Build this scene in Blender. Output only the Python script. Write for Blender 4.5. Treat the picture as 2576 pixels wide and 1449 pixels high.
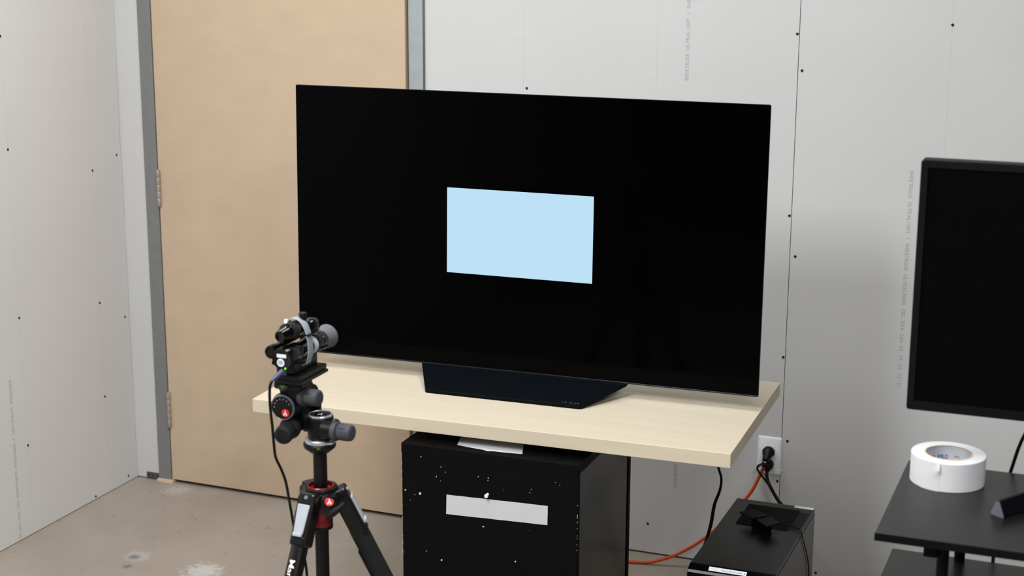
import bpy, bmesh, math, random
from mathutils import Vector, Matrix

for o in list(bpy.data.objects):
    bpy.data.objects.remove(o, do_unlink=True)
scene = bpy.context.scene
COL = scene.collection
random.seed(7)

# ------------------------------------------------------------------ camera
F_PX, YAW, PITCH, ROLL = 4064.7, 0.37326, -0.22877, 0.0041
CAM = Vector((3.13572, -4.46337, 1.91023))
cy, sy, cp, sp = math.cos(YAW), math.sin(YAW), math.cos(PITCH), math.sin(PITCH)
fw = Vector((-sy * cp, cy * cp, sp)); rt = Vector((cy, sy, 0)); up = rt.cross(fw)
rt2 = rt * math.cos(ROLL) + up * math.sin(ROLL); up2 = -rt * math.sin(ROLL) + up * math.cos(ROLL)
cam_data = bpy.data.cameras.new('camera'); cam = bpy.data.objects.new('camera', cam_data); COL.objects.link(cam)
cam_data.sensor_width = 36.0; cam_data.lens = F_PX / 2576 * 36
m = Matrix((rt2, up2, -fw)).transposed().to_4x4(); m.translation = CAM
cam.matrix_world = m
cam_data.dof.use_dof = True; cam_data.dof.focus_distance = 4.0; cam_data.dof.aperture_fstop = 6.3
cam_data.clip_start = 0.05
scene.camera = cam

# ------------------------------------------------------------------ world, lamps, exposure
world = bpy.data.worlds.new('world'); scene.world = world; world.use_nodes = True
world.node_tree.nodes['Background'].inputs[0].default_value = (0.8, 0.85, 0.9, 1)
world.node_tree.nodes['Background'].inputs[1].default_value = 0.05
scene.view_settings.view_transform = 'Standard'
scene.view_settings.look = 'None'
scene.view_settings.exposure = 0.0
scene.view_settings.gamma = 1.0
scene.view_settings.use_curve_mapping = False
CEIL = 3.0
# x, y, watts of the ceiling luminaires (each 0.6 x 1.2 m)
LAMPS = [(0.8, -1.2, 26), (2.2, -1.2, 22), (1.5, -3.2, 100), (3.8, -4.0, 100), (4.5, -6.5, 25)]

# ------------------------------------------------------------------ helpers
def S(r, g, b):
    f = lambda v: ((v / 255) / 12.92) if v / 255 <= 0.04045 else (((v / 255) + 0.055) / 1.055) ** 2.4
    return (f(r), f(g), f(b), 1.0)

def mat(name, col, rough=0.5, metal=0.0, spec=0.5, noise=None, coat=0.0, emit=None, estr=1.0, bump=None):
    """noise = (scale vec or float, amount, detail) mottles the colour; bump = (scale, strength)"""
    m = bpy.data.materials.new(name); m.use_nodes = True
    nt = m.node_tree; b = nt.nodes['Principled BSDF']
    b.inputs['Base Color'].default_value = col
    b.inputs['Roughness'].default_value = rough
    b.inputs['Metallic'].default_value = metal
    b.inputs['Specular IOR Level'].default_value = spec
    b.inputs['Coat Weight'].default_value = coat
    if emit is not None:
        b.inputs['Emission Color'].default_value = emit; b.inputs['Emission Strength'].default_value = estr
    tc = nt.nodes.new('ShaderNodeTexCoord')
    if noise is None: noise = (40.0, 0.04, 2.0)
    sc, amt, det = noise
    mp = nt.nodes.new('ShaderNodeMapping'); nt.links.new(tc.outputs['Object'], mp.inputs[0])
    mp.inputs['Scale'].default_value = sc if isinstance(sc, tuple) else (sc, sc, sc)
    nz = nt.nodes.new('ShaderNodeTexNoise'); nz.inputs['Scale'].default_value = 1.0; nz.inputs['Detail'].default_value = det
    nt.links.new(mp.outputs[0], nz.inputs['Vector'])
    mr = nt.nodes.new('ShaderNodeMapRange'); mr.inputs[1].default_value = 0.3; mr.inputs[2].default_value = 0.7
    mr.inputs[3].default_value = 1 - amt; mr.inputs[4].default_value = 1 + amt
    nt.links.new(nz.outputs['Fac'], mr.inputs[0])
    hs = nt.nodes.new('ShaderNodeHueSaturation'); hs.inputs['Color'].default_value = col
    nt.links.new(mr.outputs[0], hs.inputs['Value'])
    nt.links.new(hs.outputs[0], b.inputs['Base Color'])
    if bump:
        n2 = nt.nodes.new('ShaderNodeTexNoise'); n2.inputs['Scale'].default_value = bump[0]; n2.inputs['Detail'].default_value = 4
        nt.links.new(tc.outputs['Object'], n2.inputs['Vector'])
        bp = nt.nodes.new('ShaderNodeBump'); bp.inputs['Strength'].default_value = bump[1]; bp.inputs['Distance'].default_value = 0.002
        nt.links.new(n2.outputs['Fac'], bp.inputs['Height']); nt.links.new(bp.outputs[0], b.inputs['Normal'])
    return m

ORG = {}
def thing(name, label=None, cat=None, loc=(0, 0, 0), group=None, kind=None):
    o = bpy.data.objects.new(name, None); COL.objects.link(o); o.location = loc
    o.empty_display_size = 0.05
    ORG[o] = Vector(loc)
    return tag(o, label, cat, group, kind)

def tag(o, label=None, cat=None, group=None, kind=None):
    if label: o['label'] = label
    if cat: o['category'] = cat
    if group: o['group'] = group
    if kind: o['kind'] = kind
    return o

def obj(name, bm, material, parent=None, smooth=False, origin=None, M=None, bevel=0.0, segs=2, autosmooth=35):
    """link a bmesh given in world coordinates (after M) as one object"""
    if M is not None: bm.transform(M)
    org = ORG[parent] if parent is not None else Vector(origin if origin is not None else (0, 0, 0))
    own = Vector(origin) if origin is not None else org
    bm.transform(Matrix.Translation(-own))
    bmesh.ops.recalc_face_normals(bm, faces=bm.faces)
    me = bpy.data.meshes.new(name); bm.to_mesh(me); bm.free()
    if smooth:
        me.shade_smooth()
        me.set_sharp_from_angle(angle=math.radians(autosmooth))
    me.materials.append(material)
    o = bpy.data.objects.new(name, me); COL.objects.link(o)
    if parent is not None: o.parent = parent
    o.location = own - org if parent is not None else own
    ORG[o] = own
    if bevel:
        md = o.modifiers.new('bevel', 'BEVEL'); md.width = bevel; md.segments = segs; md.limit_method = 'ANGLE'; md.angle_limit = math.radians(40)
    return o

def box(x0, x1, y0, y1, z0, z1, bm=None):
    bm = bm or bmesh.new()
    v = [bm.verts.new((x, y, z)) for z in (z0, z1) for y in (y0, y1) for x in (x0, x1)]
    for f in ((0, 1, 3, 2), (4, 6, 7, 5), (0, 4, 5, 1), (2, 3, 7, 6), (0, 2, 6, 4), (1, 5, 7, 3)):
        bm.faces.new([v[i] for i in f])
    return bm

def prism(pts, axis, a0, a1, bm=None):
    """extrude a 2D outline; axis 0: (y,z), 1: (x,z), 2: (x,y)"""
    bm = bm or bmesh.new()
    def P(p, a):
        return {0: (a, p[0], p[1]), 1: (p[0], a, p[1]), 2: (p[0], p[1], a)}[axis]
    A = [bm.verts.new(P(p, a0)) for p in pts]; B = [bm.verts.new(P(p, a1)) for p in pts]
    bm.faces.new(A); bm.faces.new(B[::-1])
    n = len(pts)
    for i in range(n): bm.faces.new((A[i], A[(i + 1) % n], B[(i + 1) % n], B[i]))
    return bm

def frame_of(axis):
    a = Vector(axis).normalized()
    h = Vector((0, 0, 1)) if abs(a.z) < 0.9 else Vector((0, 1, 0))
    u = h.cross(a).normalized(); v = a.cross(u)
    return u, v, a

def lathe(prof, org, axis=(0, 0, 1), n=32, bm=None, close=True, sq=None):
    """prof: list of (radius, height along axis)"""
    bm = bm or bmesh.new(); u, v, a = frame_of(axis); org = Vector(org)
    rings = []
    for r, h in prof:
        if r < 1e-7: rings.append([bm.verts.new(org + a * h)])
        else: rings.append([bm.verts.new(org + a * h + (u * math.cos(2 * math.pi * i / n) + v * math.sin(2 * math.pi * i / n)) * r) for i in range(n)])
    for A, B in zip(rings, rings[1:]):
        for i in range(n):
            j = (i + 1) % n
            if len(A) == 1 and len(B) == 1: continue
            if len(A) == 1: bm.faces.new((A[0], B[j], B[i]))
            elif len(B) == 1: bm.faces.new((A[i], A[j], B[0]))
            else: bm.faces.new((A[i], A[j], B[j], B[i]))
    if close:
        if len(rings[0]) > 1: bm.faces.new(rings[0][::-1])
        if len(rings[-1]) > 1: bm.faces.new(rings[-1])
    return bm

def cyl(p0, p1, r0, r1=None, n=24, bm=None):
    p0, p1 = Vector(p0), Vector(p1); r1 = r0 if r1 is None else r1
    return lathe([(r0, 0), (r1, (p1 - p0).length)], p0, p1 - p0, n, bm)

def catmull(pts, k=8):
    P = [Vector(p) for p in pts]; P = [P[0] * 2 - P[1]] + P + [P[-1] * 2 - P[-2]]
    out = []
    for i in range(1, len(P) - 2):
        for s in range(k):
            t = s / k
            a, b, c, d = P[i - 1], P[i], P[i + 1], P[i + 2]
            out.append(0.5 * ((2 * b) + (c - a) * t + (2 * a - 5 * b + 4 * c - d) * t * t + (3 * b - a - 3 * c + d) * t ** 3))
    out.append(P[-2]); return out

def tube(pts, r, n=10, k=8, bm=None, flat=1.0):
    bm = bm or bmesh.new(); C = catmull(pts, k) if k > 1 else [Vector(p) for p in pts]
    prev = None; rings = []
    u = None
    for i, c in enumerate(C):
        t = (C[min(i + 1, len(C) - 1)] - C[max(i - 1, 0)]).normalized()
        if u is None: u, v, _ = frame_of(t)
        u = (u - t * u.dot(t)).normalized(); v = t.cross(u)
        rad = r(i / (len(C) - 1)) if callable(r) else r
        rings.append([bm.verts.new(c + (u * math.cos(2 * math.pi * j / n) + v * math.sin(2 * math.pi * j / n) * flat) * rad) for j in range(n)])
    for A, B in zip(rings, rings[1:]):
        for i in range(n): bm.faces.new((A[i], A[(i + 1) % n], B[(i + 1) % n], B[i]))
    bm.faces.new(rings[0][::-1]); bm.faces.new(rings[-1])
    return bm

_glyph = {}
def glyph(ch, off=0.018):
    key = (ch, off)
    if key not in _glyph:
        cu = bpy.data.curves.new('glyph', 'FONT'); cu.body = ch; cu.size = 1.0; cu.align_x = 'CENTER'; cu.resolution_u = 3; cu.offset = off
        o = bpy.data.objects.new('glyph', cu); COL.objects.link(o)
        dg = bpy.context.evaluated_depsgraph_get()
        me = bpy.data.meshes.new_from_object(o.evaluated_get(dg))
        _glyph[key] = ([v.co.copy() for v in me.vertices], [tuple(p.vertices) for p in me.polygons])
        bpy.data.objects.remove(o, do_unlink=True); bpy.data.curves.remove(cu); bpy.data.meshes.remove(me)
    return _glyph[key]

def lettering(text, pitch, height, org, xdir, ydir, lift=0.0003, wide=1.0):
    """monospaced flat print: text runs along xdir, letters stand along ydir"""
    bm = bmesh.new(); X = Vector(xdir).normalized(); Y = Vector(ydir).normalized(); N = X.cross(Y); org = Vector(org) + N * lift
    for i, ch in enumerate(text):
        if ch == ' ': continue
        V, Fs = glyph(ch)
        hs = height / 0.70
        xs = [v.x for v in V]; w = max(xs) - min(xs)
        sx = min(hs * wide, pitch * 0.86 / max(w, 1e-6)); cx = (max(xs) + min(xs)) / 2
        vs = [bm.verts.new(org + X * (pitch * (i + 0.5) + (v.x - cx) * sx) + Y * (v.y * hs)) for v in V]
        for f in Fs:
            try: bm.faces.new([vs[k] for k in f])
            except ValueError: pass
    return bm

# ------------------------------------------------------------------ materials
def drywall(name, axis, lines, col):
    """grey paper face with faint printed guide lines at the given positions along the axis (world metres)"""
    m = mat(name, col, 0.9, spec=0.2, noise=(3.0, 0.018, 5.0), bump=(350, 0.06))
    nt = m.node_tree; b = nt.nodes['Principled BSDF']
    src = b.inputs['Base Color'].links[0].from_socket
    tc = next(n for n in nt.nodes if n.type == 'TEX_COORD')
    sep = nt.nodes.new('ShaderNodeSeparateXYZ'); nt.links.new(tc.outputs['Object'], sep.inputs[0])
    acc = None
    for l in lines:
        s = nt.nodes.new('ShaderNodeMath'); s.operation = 'SUBTRACT'; nt.links.new(sep.outputs[axis], s.inputs[0]); s.inputs[1].default_value = l
        a = nt.nodes.new('ShaderNodeMath'); a.operation = 'ABSOLUTE'; nt.links.new(s.outputs[0], a.inputs[0])
        k = nt.nodes.new('ShaderNodeMath'); k.operation = 'LESS_THAN'; nt.links.new(a.outputs[0], k.inputs[0]); k.inputs[1].default_value = 0.0006
        if acc is None: acc = k.outputs[0]
        else:
            z = nt.nodes.new('ShaderNodeMath'); z.operation = 'MAXIMUM'; nt.links.new(acc, z.inputs[0]); nt.links.new(k.outputs[0], z.inputs[1]); acc = z.outputs[0]
    # pale handling scuffs along the lower part of the sheet
    nz = nt.nodes.new('ShaderNodeTexNoise'); nz.inputs['Scale'].default_value = 1.0; nz.inputs['Detail'].default_value = 8
    mp = nt.nodes.new('ShaderNodeMapping'); nt.links.new(tc.outputs['Object'], mp.inputs[0]); mp.inputs['Scale'].default_value = (9, 9, 42)
    nt.links.new(mp.outputs[0], nz.inputs['Vector'])
    cr = nt.nodes.new('ShaderNodeMapRange'); nt.links.new(nz.outputs['Fac'], cr.inputs[0])
    cr.inputs[1].default_value = 0.66; cr.inputs[2].default_value = 0.74; cr.inputs[3].default_value = 0; cr.inputs[4].default_value = 0.16
    mx = nt.nodes.new('ShaderNodeMix'); mx.data_type = 'RGBA'; nt.links.new(cr.outputs[0], mx.inputs['Factor'])
    nt.links.new(src, mx.inputs['A']); mx.inputs['B'].default_value = S(222, 221, 218)
    out = mx.outputs['Result']
    if acc is not None:
        f = nt.nodes.new('ShaderNodeMath'); f.operation = 'MULTIPLY'; nt.links.new(acc, f.inputs[0]); f.inputs[1].default_value = 0.16
        m2 = nt.nodes.new('ShaderNodeMix'); m2.data_type = 'RGBA'; nt.links.new(f.outputs[0], m2.inputs['Factor'])
        nt.links.new(out, m2.inputs['A']); m2.inputs['B'].default_value = S(70, 70, 70); out = m2.outputs['Result']
    nt.links.new(out, b.inputs['Base Color'])
    return m

def concrete():
    m = mat('concrete_floor', S(151, 142, 130), 0.62, spec=0.25, noise=(2.2, 0.10, 8.0), bump=(60, 0.12))
    nt = m.node_tree; b = nt.nodes['Principled BSDF']; src = b.inputs['Base Color'].links[0].from_socket
    tc = next(n for n in nt.nodes if n.type == 'TEX_COORD')
    def layer(src, scale, lo, hi, col, amt):
        nz = nt.nodes.new('ShaderNodeTexNoise'); nz.inputs['Scale'].default_value = scale; nz.inputs['Detail'].default_value = 9; nz.inputs['Roughness'].default_value = 0.65
        nt.links.new(tc.outputs['Object'], nz.inputs['Vector'])
        r = nt.nodes.new('ShaderNodeMapRange'); nt.links.new(nz.outputs['Fac'], r.inputs[0])
        r.inputs[1].default_value = lo; r.inputs[2].default_value = hi; r.inputs[3].default_value = 0; r.inputs[4].default_value = amt
        mx = nt.nodes.new('ShaderNodeMix'); mx.data_type = 'RGBA'; nt.links.new(r.outputs[0], mx.inputs['Factor'])
        nt.links.new(src, mx.inputs['A']); mx.inputs['B'].default_value = col
        return mx.outputs['Result']
    src = layer(src, 5.0, 0.50, 0.75, S(172, 165, 155), 0.28)
    src = layer(src, 30.0, 0.60, 0.66, S(112, 108, 100), 0.45)
    src = layer(src, 14.0, 0.66, 0.69, S(92, 96, 98), 0.55)
    # the two pale plaster splashes near the tripod
    def splash(src, x, y, r, col, amt):
        v = nt.nodes.new('ShaderNodeVectorMath'); v.operation = 'DISTANCE'; nt.links.new(tc.outputs['Object'], v.inputs[0]); v.inputs[1].default_value = (x, y, 0)
        nz = nt.nodes.new('ShaderNodeTexNoise'); nz.inputs['Scale'].default_value = 60; nz.inputs['Detail'].default_value = 6; nt.links.new(tc.outputs['Object'], nz.inputs['Vector'])
        s = nt.nodes.new('ShaderNodeMath'); s.operation = 'MULTIPLY_ADD'; nt.links.new(nz.outputs['Fac'], s.inputs[0]); s.inputs[1].default_value = r * 2.2; nt.links.new(v.outputs['Value'], s.inputs[2])
        k = nt.nodes.new('ShaderNodeMapRange'); nt.links.new(s.outputs[0], k.inputs[0]); k.inputs[1].default_value = r * 2.3; k.inputs[2].default_value = r * 1.6; k.inputs[3].default_value = 0; k.inputs[4].default_value = amt
        mx = nt.nodes.new('ShaderNodeMix'); mx.data_type = 'RGBA'; nt.links.new(k.outputs[0], mx.inputs['Factor']); nt.links.new(src, mx.inputs['A']); mx.inputs['B'].default_value = col
        return mx.outputs['Result']
    src = splash(src, 0.406, -0.603, 0.040, S(176, 175, 172), 0.6)
    src = splash(src, 0.651, -0.625, 0.055, S(192, 192, 190), 0.7)
    src = splash(src, 0.20, -0.06, 0.05, S(180, 178, 172), 0.6)
    src = splash(src, 0.40, -0.61, 0.02, S(95, 98, 100), 0.8)
    src = splash(src, 0.422, -0.679, 0.014, S(100, 103, 105), 0.8)
    nt.links.new(src, b.inputs['Base Color'])
    return m

def birch():
    m = mat('birch_laminate', S(198, 187, 165), 0.45, spec=0.35, noise=((1.6, 60, 60), 0.035, 4.0))
    return m

def blackbox():
    """black painted board with white paint flecks and scratches"""
    m = mat('black_paint', S(7, 7, 7), 0.6, spec=0.08, noise=(30.0, 0.12, 4.0), bump=(500, 0.05))
    nt = m.node_tree; b = nt.nodes['Principled BSDF']; src = b.inputs['Base Color'].links[0].from_socket
    tc = next(n for n in nt.nodes if n.type == 'TEX_COORD')
    vo = nt.nodes.new('ShaderNodeTexVoronoi'); vo.inputs['Scale'].default_value = 46.0; nt.links.new(tc.outputs['Object'], vo.inputs['Vector'])
    wn = nt.nodes.new('ShaderNodeSeparateColor'); nt.links.new(vo.outputs['Color'], wn.inputs[0])
    rad = nt.nodes.new('ShaderNodeMapRange'); nt.links.new(wn.outputs[0], rad.inputs[0])
    rad.inputs[1].default_value = 0.62; rad.inputs[2].default_value = 1.0; rad.inputs[3].default_value = 0.0; rad.inputs[4].default_value = 0.055
    lt = nt.nodes.new('ShaderNodeMath'); lt.operation = 'LESS_THAN'; nt.links.new(vo.outputs['Distance'], lt.inputs[0]); nt.links.new(rad.outputs[0], lt.inputs[1])
    mx = nt.nodes.new('ShaderNodeMix'); mx.data_type = 'RGBA'; nt.links.new(lt.outputs[0], mx.inputs['Factor']); nt.links.new(src, mx.inputs['A']); mx.inputs['B'].default_value = S(190, 190, 186)
    nt.links.new(mx.outputs['Result'], b.inputs['Base Color'])
    return m

M_ = {
    'back': drywall('drywall_face_back', 0, (1.4215, 1.828, 2.641, 3.047), S(200, 200, 199)),
    'left': drywall('drywall_face_left', 1, (-0.163, -0.569), S(206, 205, 203)),
    'core': mat('wall_core', S(138, 141, 134), 0.9), 'corel': mat('wall_core_left', S(186, 185, 180), 0.9),
    'ceil': mat('ceiling_paint', S(95, 95, 96), 0.9), 'dark': mat('dark_paint', S(52, 52, 54), 0.9),
    'floor': concrete(),
    'mdf': mat('mdf_door', S(195, 173, 148), 0.55, spec=0.3, noise=((9, 9, 14), 0.035, 7.0)),
    'mdfedge': mat('mdf_door_edge', S(176, 158, 134), 0.7),
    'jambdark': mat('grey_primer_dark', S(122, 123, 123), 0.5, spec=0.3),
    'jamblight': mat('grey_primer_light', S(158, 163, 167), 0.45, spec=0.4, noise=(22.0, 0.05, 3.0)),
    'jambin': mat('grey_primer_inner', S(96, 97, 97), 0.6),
    'nickel': mat('satin_nickel', S(172, 164, 154), 0.45, metal=0.55, spec=0.5),
    'screw': mat('black_phosphate', S(34, 34, 32), 0.6, metal=0.3),
    'print': mat('grey_ink', S(170, 171, 171), 0.95, spec=0.1),
    'printL': mat('grey_ink_faint', S(172, 170, 168), 0.95, spec=0.1),
    'clip': mat('dark_steel', S(88, 88, 88), 0.55, metal=0.4),
    'pine': mat('raw_pine', S(214, 190, 164), 0.75, noise=((20, 200, 200), 0.06, 3.0)),
    'birch': birch(),
    'box': blackbox(),
    'boxgloss': mat('black_gloss_paint', S(5, 5, 5), 0.12, spec=0.8, noise=(6.0, 0.2, 4.0), bump=(420, 0.05)),
    'white_tape': mat('white_tape_face', S(192, 193, 195), 0.6, spec=0.3, noise=(25.0, 0.03, 4.0)),
    'white_plastic': mat('white_plastic', S(238, 239, 242), 0.35),
    'screen': mat('oled_glass', (0.0006, 0.0006, 0.0008, 1), 0.08, spec=0.035),
    'tvedge': mat('tv_edge_metal', S(48, 52, 58), 0.28, metal=0.85),
    'tvback': mat('tv_back_plastic', S(14, 15, 18), 0.5),
    'tvbase': mat('tv_base_navy', S(4, 7, 11), 0.5, metal=0.0, spec=0.07),
    'logo': mat('logo_grey', S(88, 94, 102), 0.5),
    'window': mat('lit_pixels', (0.01, 0.01, 0.01, 1), 0.3, spec=0.05, emit=S(190, 226, 248), estr=0.97),
    'blk': mat('black_plastic', S(8, 8, 9), 0.42, spec=0.25),
    'blkgloss': mat('black_gloss_plastic', S(5, 5, 5), 0.16, spec=0.4),
    'blkmetal': mat('black_anodised', S(10, 10, 10), 0.36, spec=0.3),
    'rubber': mat('dark_rubber', S(58, 60, 65), 0.6, spec=0.25),
    'rubberdk': mat('black_rubber', S(22, 23, 25), 0.65, spec=0.2),
    'grip': mat('foam_grip', S(26, 27, 28), 0.8, spec=0.15),
    'hood': mat('grey_hood', S(92, 92, 97), 0.75, spec=0.2),
    'silver': mat('silver_metal', S(196, 199, 203), 0.3, metal=0.75),
    'lever': mat('silver_lever_paint', S(158, 162, 168), 0.5, metal=0.0, spec=0.3),
    'red': mat('red_anodised', S(120, 22, 20), 0.35, metal=0.4),
    'badge': mat('red_badge', S(192, 40, 36), 0.45),
    'badgew': mat('badge_white', S(235, 225, 222), 0.5),
    'dialmark': mat('dial_marks', S(96, 98, 100), 0.5), 'ringgrey': mat('dial_ring_grey', S(112, 116, 120), 0.35, metal=0.5),
    'green': mat('bubble_green', S(52, 60, 22), 0.6, spec=0.1),
    'led': mat('green_led', S(60, 200, 40), 0.3, emit=S(130, 255, 40), estr=1.0),
    'strap': mat('braided_strap', S(134, 142, 148), 0.55, noise=((400, 900, 400), 0.25, 2.0)),
    'palering': mat('pale_grey_ring', S(176, 184, 190), 0.45), 'clear': mat('clear_plastic', S(225, 235, 245), 0.12, spec=0.8),
    'usbblue': mat('usb_overmould', S(58, 62, 92), 0.5),
    'orange': mat('orange_jacket', S(206, 74, 32), 0.5, spec=0.3),
    'orangelt': mat('cord_tag', S(236, 206, 192), 0.6),
    'cable': mat('black_cable', S(6, 6, 6), 0.5, spec=0.2),
    'pc': mat('pc_steel_black', S(9, 9, 9), 0.3, spec=0.2),
    'pcside': mat('pc_side_black', S(50, 49, 51), 0.35, spec=0.4),
    'pcgloss': mat('pc_bezel_gloss', S(4, 4, 4), 0.12, spec=0.06),
    'mesh': mat('vent_mesh', S(9, 9, 9), 0.8, spec=0.1, noise=(900.0, 0.5, 0.0)),
    'pad': mat('matt_black_pad', S(30, 30, 30), 0.75, spec=0.12),
    'shelf': mat('black_woodgrain', S(20, 20, 20), 0.34, spec=0.28, noise=((4, 90, 90), 0.09, 4.0)),
    'shelfedge': mat('black_edge', S(4, 4, 4), 0.6, spec=0.12),
    'bezel': mat('monitor_bezel', S(9, 9, 12), 0.5, spec=0.14),
    'mscreen': mat('matt_lcd', S(3, 3, 3), 0.4, spec=0.06),
    'footend': mat('foot_end_grey', S(92, 94, 104), 0.4),
    'gaff': mat('white_cloth_tape', S(207, 207, 208), 0.65, spec=0.25, noise=(60.0, 0.01, 2.0)),
    'core_card': mat('kraft_core', S(202, 176, 152), 0.8),
    'core_in': mat('core_inner_grey', S(190, 192, 195), 0.7),
    'blue': mat('blue_ink', S(40, 84, 160), 0.7),
    'ink': mat('black_ink', S(40, 40, 44), 0.7),
    'redink': mat('red_ink', S(200, 60, 80), 0.7),
    'label': mat('paper_label', S(204, 209, 216), 0.6),
    'lampw': mat('lamp_housing', S(225, 225, 225), 0.5),
    'diff': mat('lamp_diffuser', S(240, 240, 240), 0.5, emit=(1, 0.985, 0.96, 1), estr=0.3),
}

# ================================================================== SETTING
RX, RY = 8.0, -9.0                                    # room extent: x 0..RX, y RY..0
floor = tag(obj('floor', box(-0.15, RX + 0.15, RY - 0.15, 0.15, -0.1, 0.0), M_['floor']), 'bare beige grey concrete floor with stains and plaster splashes', 'floor', kind='structure')
ceiling = tag(obj('ceiling', box(-0.15, RX + 0.15, RY - 0.15, 0.15, CEIL, CEIL + 0.1), M_['ceil']), 'dark grey flat ceiling above the room', 'ceiling', kind='structure')

# --- back wall: dark core with a door opening, drywall sheets in front of it
DX0, DX1, DH = 0.091, 1.102, 2.11                     # outside of door frame
bm = box(-0.15, DX0 + 0.02, 0.0135, 0.14, 0, CEIL)
box(DX1 - 0.02, RX + 0.15, 0.0135, 0.14, 0, CEIL, bm)
box(DX0 + 0.02, DX1 - 0.02, 0.0135, 0.14, DH - 0.02, CEIL, bm)
wall_back = tag(obj('wall_back', bm, M_['core']), 'grey unpainted drywall wall with screws behind the television', 'wall', kind='structure')
XS = 2.2335                                           # open joint between two sheets
G = 0.0010
for x0, x1, z0, z1 in ((-0.0125, DX0 + 0.004, 0.004, CEIL), (DX1 - 0.004, XS - G, 0.006, CEIL), (XS + G, XS + 1.2185, 0.004, CEIL), (XS + 1.2215, XS + 2.44, 0.004, CEIL), (XS + 2.443, XS + 3.66, 0.004, CEIL), (XS + 3.663, RX, 0.004, CEIL), (DX0 + 0.004, DX1 - 0.004, DH - 0.004, CEIL)):
    obj('drywall_panel', box(x0, x1, 0.0, 0.0127, z0, z1), M_['back'], wall_back)
# --- left wall
bm = box(-0.15, -0.0135, RY - 0.15, 0.0, 0, CEIL)
wall_left = tag(obj('wall_left', bm, M_['corel']), 'grey unpainted drywall wall left of the door', 'wall', kind='structure')
def rough_edge_panel(y0, y1):
    # the edge facing the corner is hand cut: slightly wavy
    bm = bmesh.new(); n = 60
    A, B = [], []
    for i in range(n + 1):
        z = 0.0028 + (CEIL - 0.0028) * i / n
        w = 0.0016 * math.sin(z * 9.1) + 0.0011 * math.sin(z * 31.0) + 0.0007 * random.uniform(-1, 1)
        A.append((bm.verts.new((0, y1 - 0.0036 + w, z)), bm.verts.new((-0.0127, y1 - 0.0036 + w, z))))
    C = [(bm.verts.new((0, y0, z)), bm.verts.new((-0.0127, y0, z))) for z in (0.0028, CEIL)]
    bm.faces.new([a[0] for a in A] + [C[1][0], C[0][0]])
    bm.faces.new([C[0][1], C[1][1]] + [a[1] for a in A[::-1]])
    for p, q in zip(A, A[1:]): bm.faces.new((p[0], p[1], q[1], q[0]))
    bm.faces.new((A[0][0], C[0][0], C[0][1], A[0][1])); bm.faces.new((A[-1][0], A[-1][1], C[1][1], C[1][0])); bm.faces.new((C[0][0], C[1][0], C[1][1], C[0][1]))
    return bm
obj('drywall_panel', rough_edge_panel(-0.9745, 0.0), M_['left'], wall_left)
obj('corner_filler', box(-0.0127, -0.0022, -0.0075, -0.0002, 0.0, CEIL), M_['corel'], wall_left)
for k in range(7):
    y1 = -0.9765 - 1.2205 * k
    obj('drywall_panel', box(-0.0127, 0, max(y1 - 1.2185, RY), y1, 0.0028, CEIL), M_['left'], wall_left)
wall_right = tag(obj('wall_right', box(RX, RX + 0.15, RY, 0.0, 0, CEIL), M_['dark']), 'dark painted wall on the far right side', 'wall', kind='structure')
wall_front = tag(obj('wall_front', box(-0.15, RX + 0.15, RY - 0.15, RY, 0, CEIL), M_['dark']), 'dark painted wall behind the camera', 'wall', kind='structure')

# --- drywall screws (countersunk heads), paper print and loose specks
def screw_bm():
    return lathe([(0.0, 0.00035), (0.0012, 0.00035), (0.0020, 0.0009), (0.0036, 0.0011), (0.0041, 0.0)], (0, 0, 0), (0, -1, 0), 14, close=False)
smesh = None
def screw(p, wall, side):
    global smesh
    if smesh is None:
        o = obj('screw', screw_bm(), M_['screw'], None, True); smesh = o.data
        bpy.data.objects.remove(o)
    o = bpy.data.objects.new('screw', smesh); COL.objects.link(o); o.parent = wall; o.location = p
    if side == 'left': o.rotation_euler = (0, 0, math.pi / 2)
for x, z in ((1.432, 1.403), (2.2275, 1.586), (2.245, 1.486), (2.2275, 1.078), (2.249, 0.962), (2.2275, 0.664), (2.2505, 0.413), (2.2260, 0.287), (2.641, 1.622), (1.835, 0.097), (2.351, 0.019), (1.432, 0.9), (1.83, 1.25), (1.833, 0.75), (2.643, 1.15), (2.645, 0.68), (2.70, 0.03)):
    screw((x, 0, z), wall_back, 'back')
for y, z in ((-0.570, 1.216), (-0.570, 0.700), (-0.5685, 0.292), (-0.1625, 1.094), (-0.163, 0.656), (-0.163, 0.336), (-0.028, 1.126), (-0.028, 0.577), (-0.055, 0.022), (-0.243, 0.012), (-0.57, 1.55)):
    screw((0, y, z), wall_left, 'left')
TXT = 'SHEETROCK ULTRALIGHT / SHEETROCK ULTRALEGER CGC 024 CAN 05 19 20 22:31'
PITCH_, LH = 0.00886, 0.0100
obj('printed_text', lettering(TXT, PITCH_, LH, (1.9225, 0, 1.444), (0, 0, 1), (-1, 0, 0)), M_['print'], wall_back)
obj('printed_text', lettering(TXT, PITCH_, LH, (1.9225, 0, 0.221), (0, 0, 1), (-1, 0, 0)), M_['print'], wall_back)
obj('printed_text', lettering(TXT, PITCH_, LH, (2.553, 0, 1.229), (0, 0, -1), (1, 0, 0)), M_['print'], wall_back)
obj('printed_text', lettering(TXT[:58], PITCH_, LH, (0, -0.6375, 0.522), (0, 0, -1), (0, 1, 0)), M_['printL'], wall_left)

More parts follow.
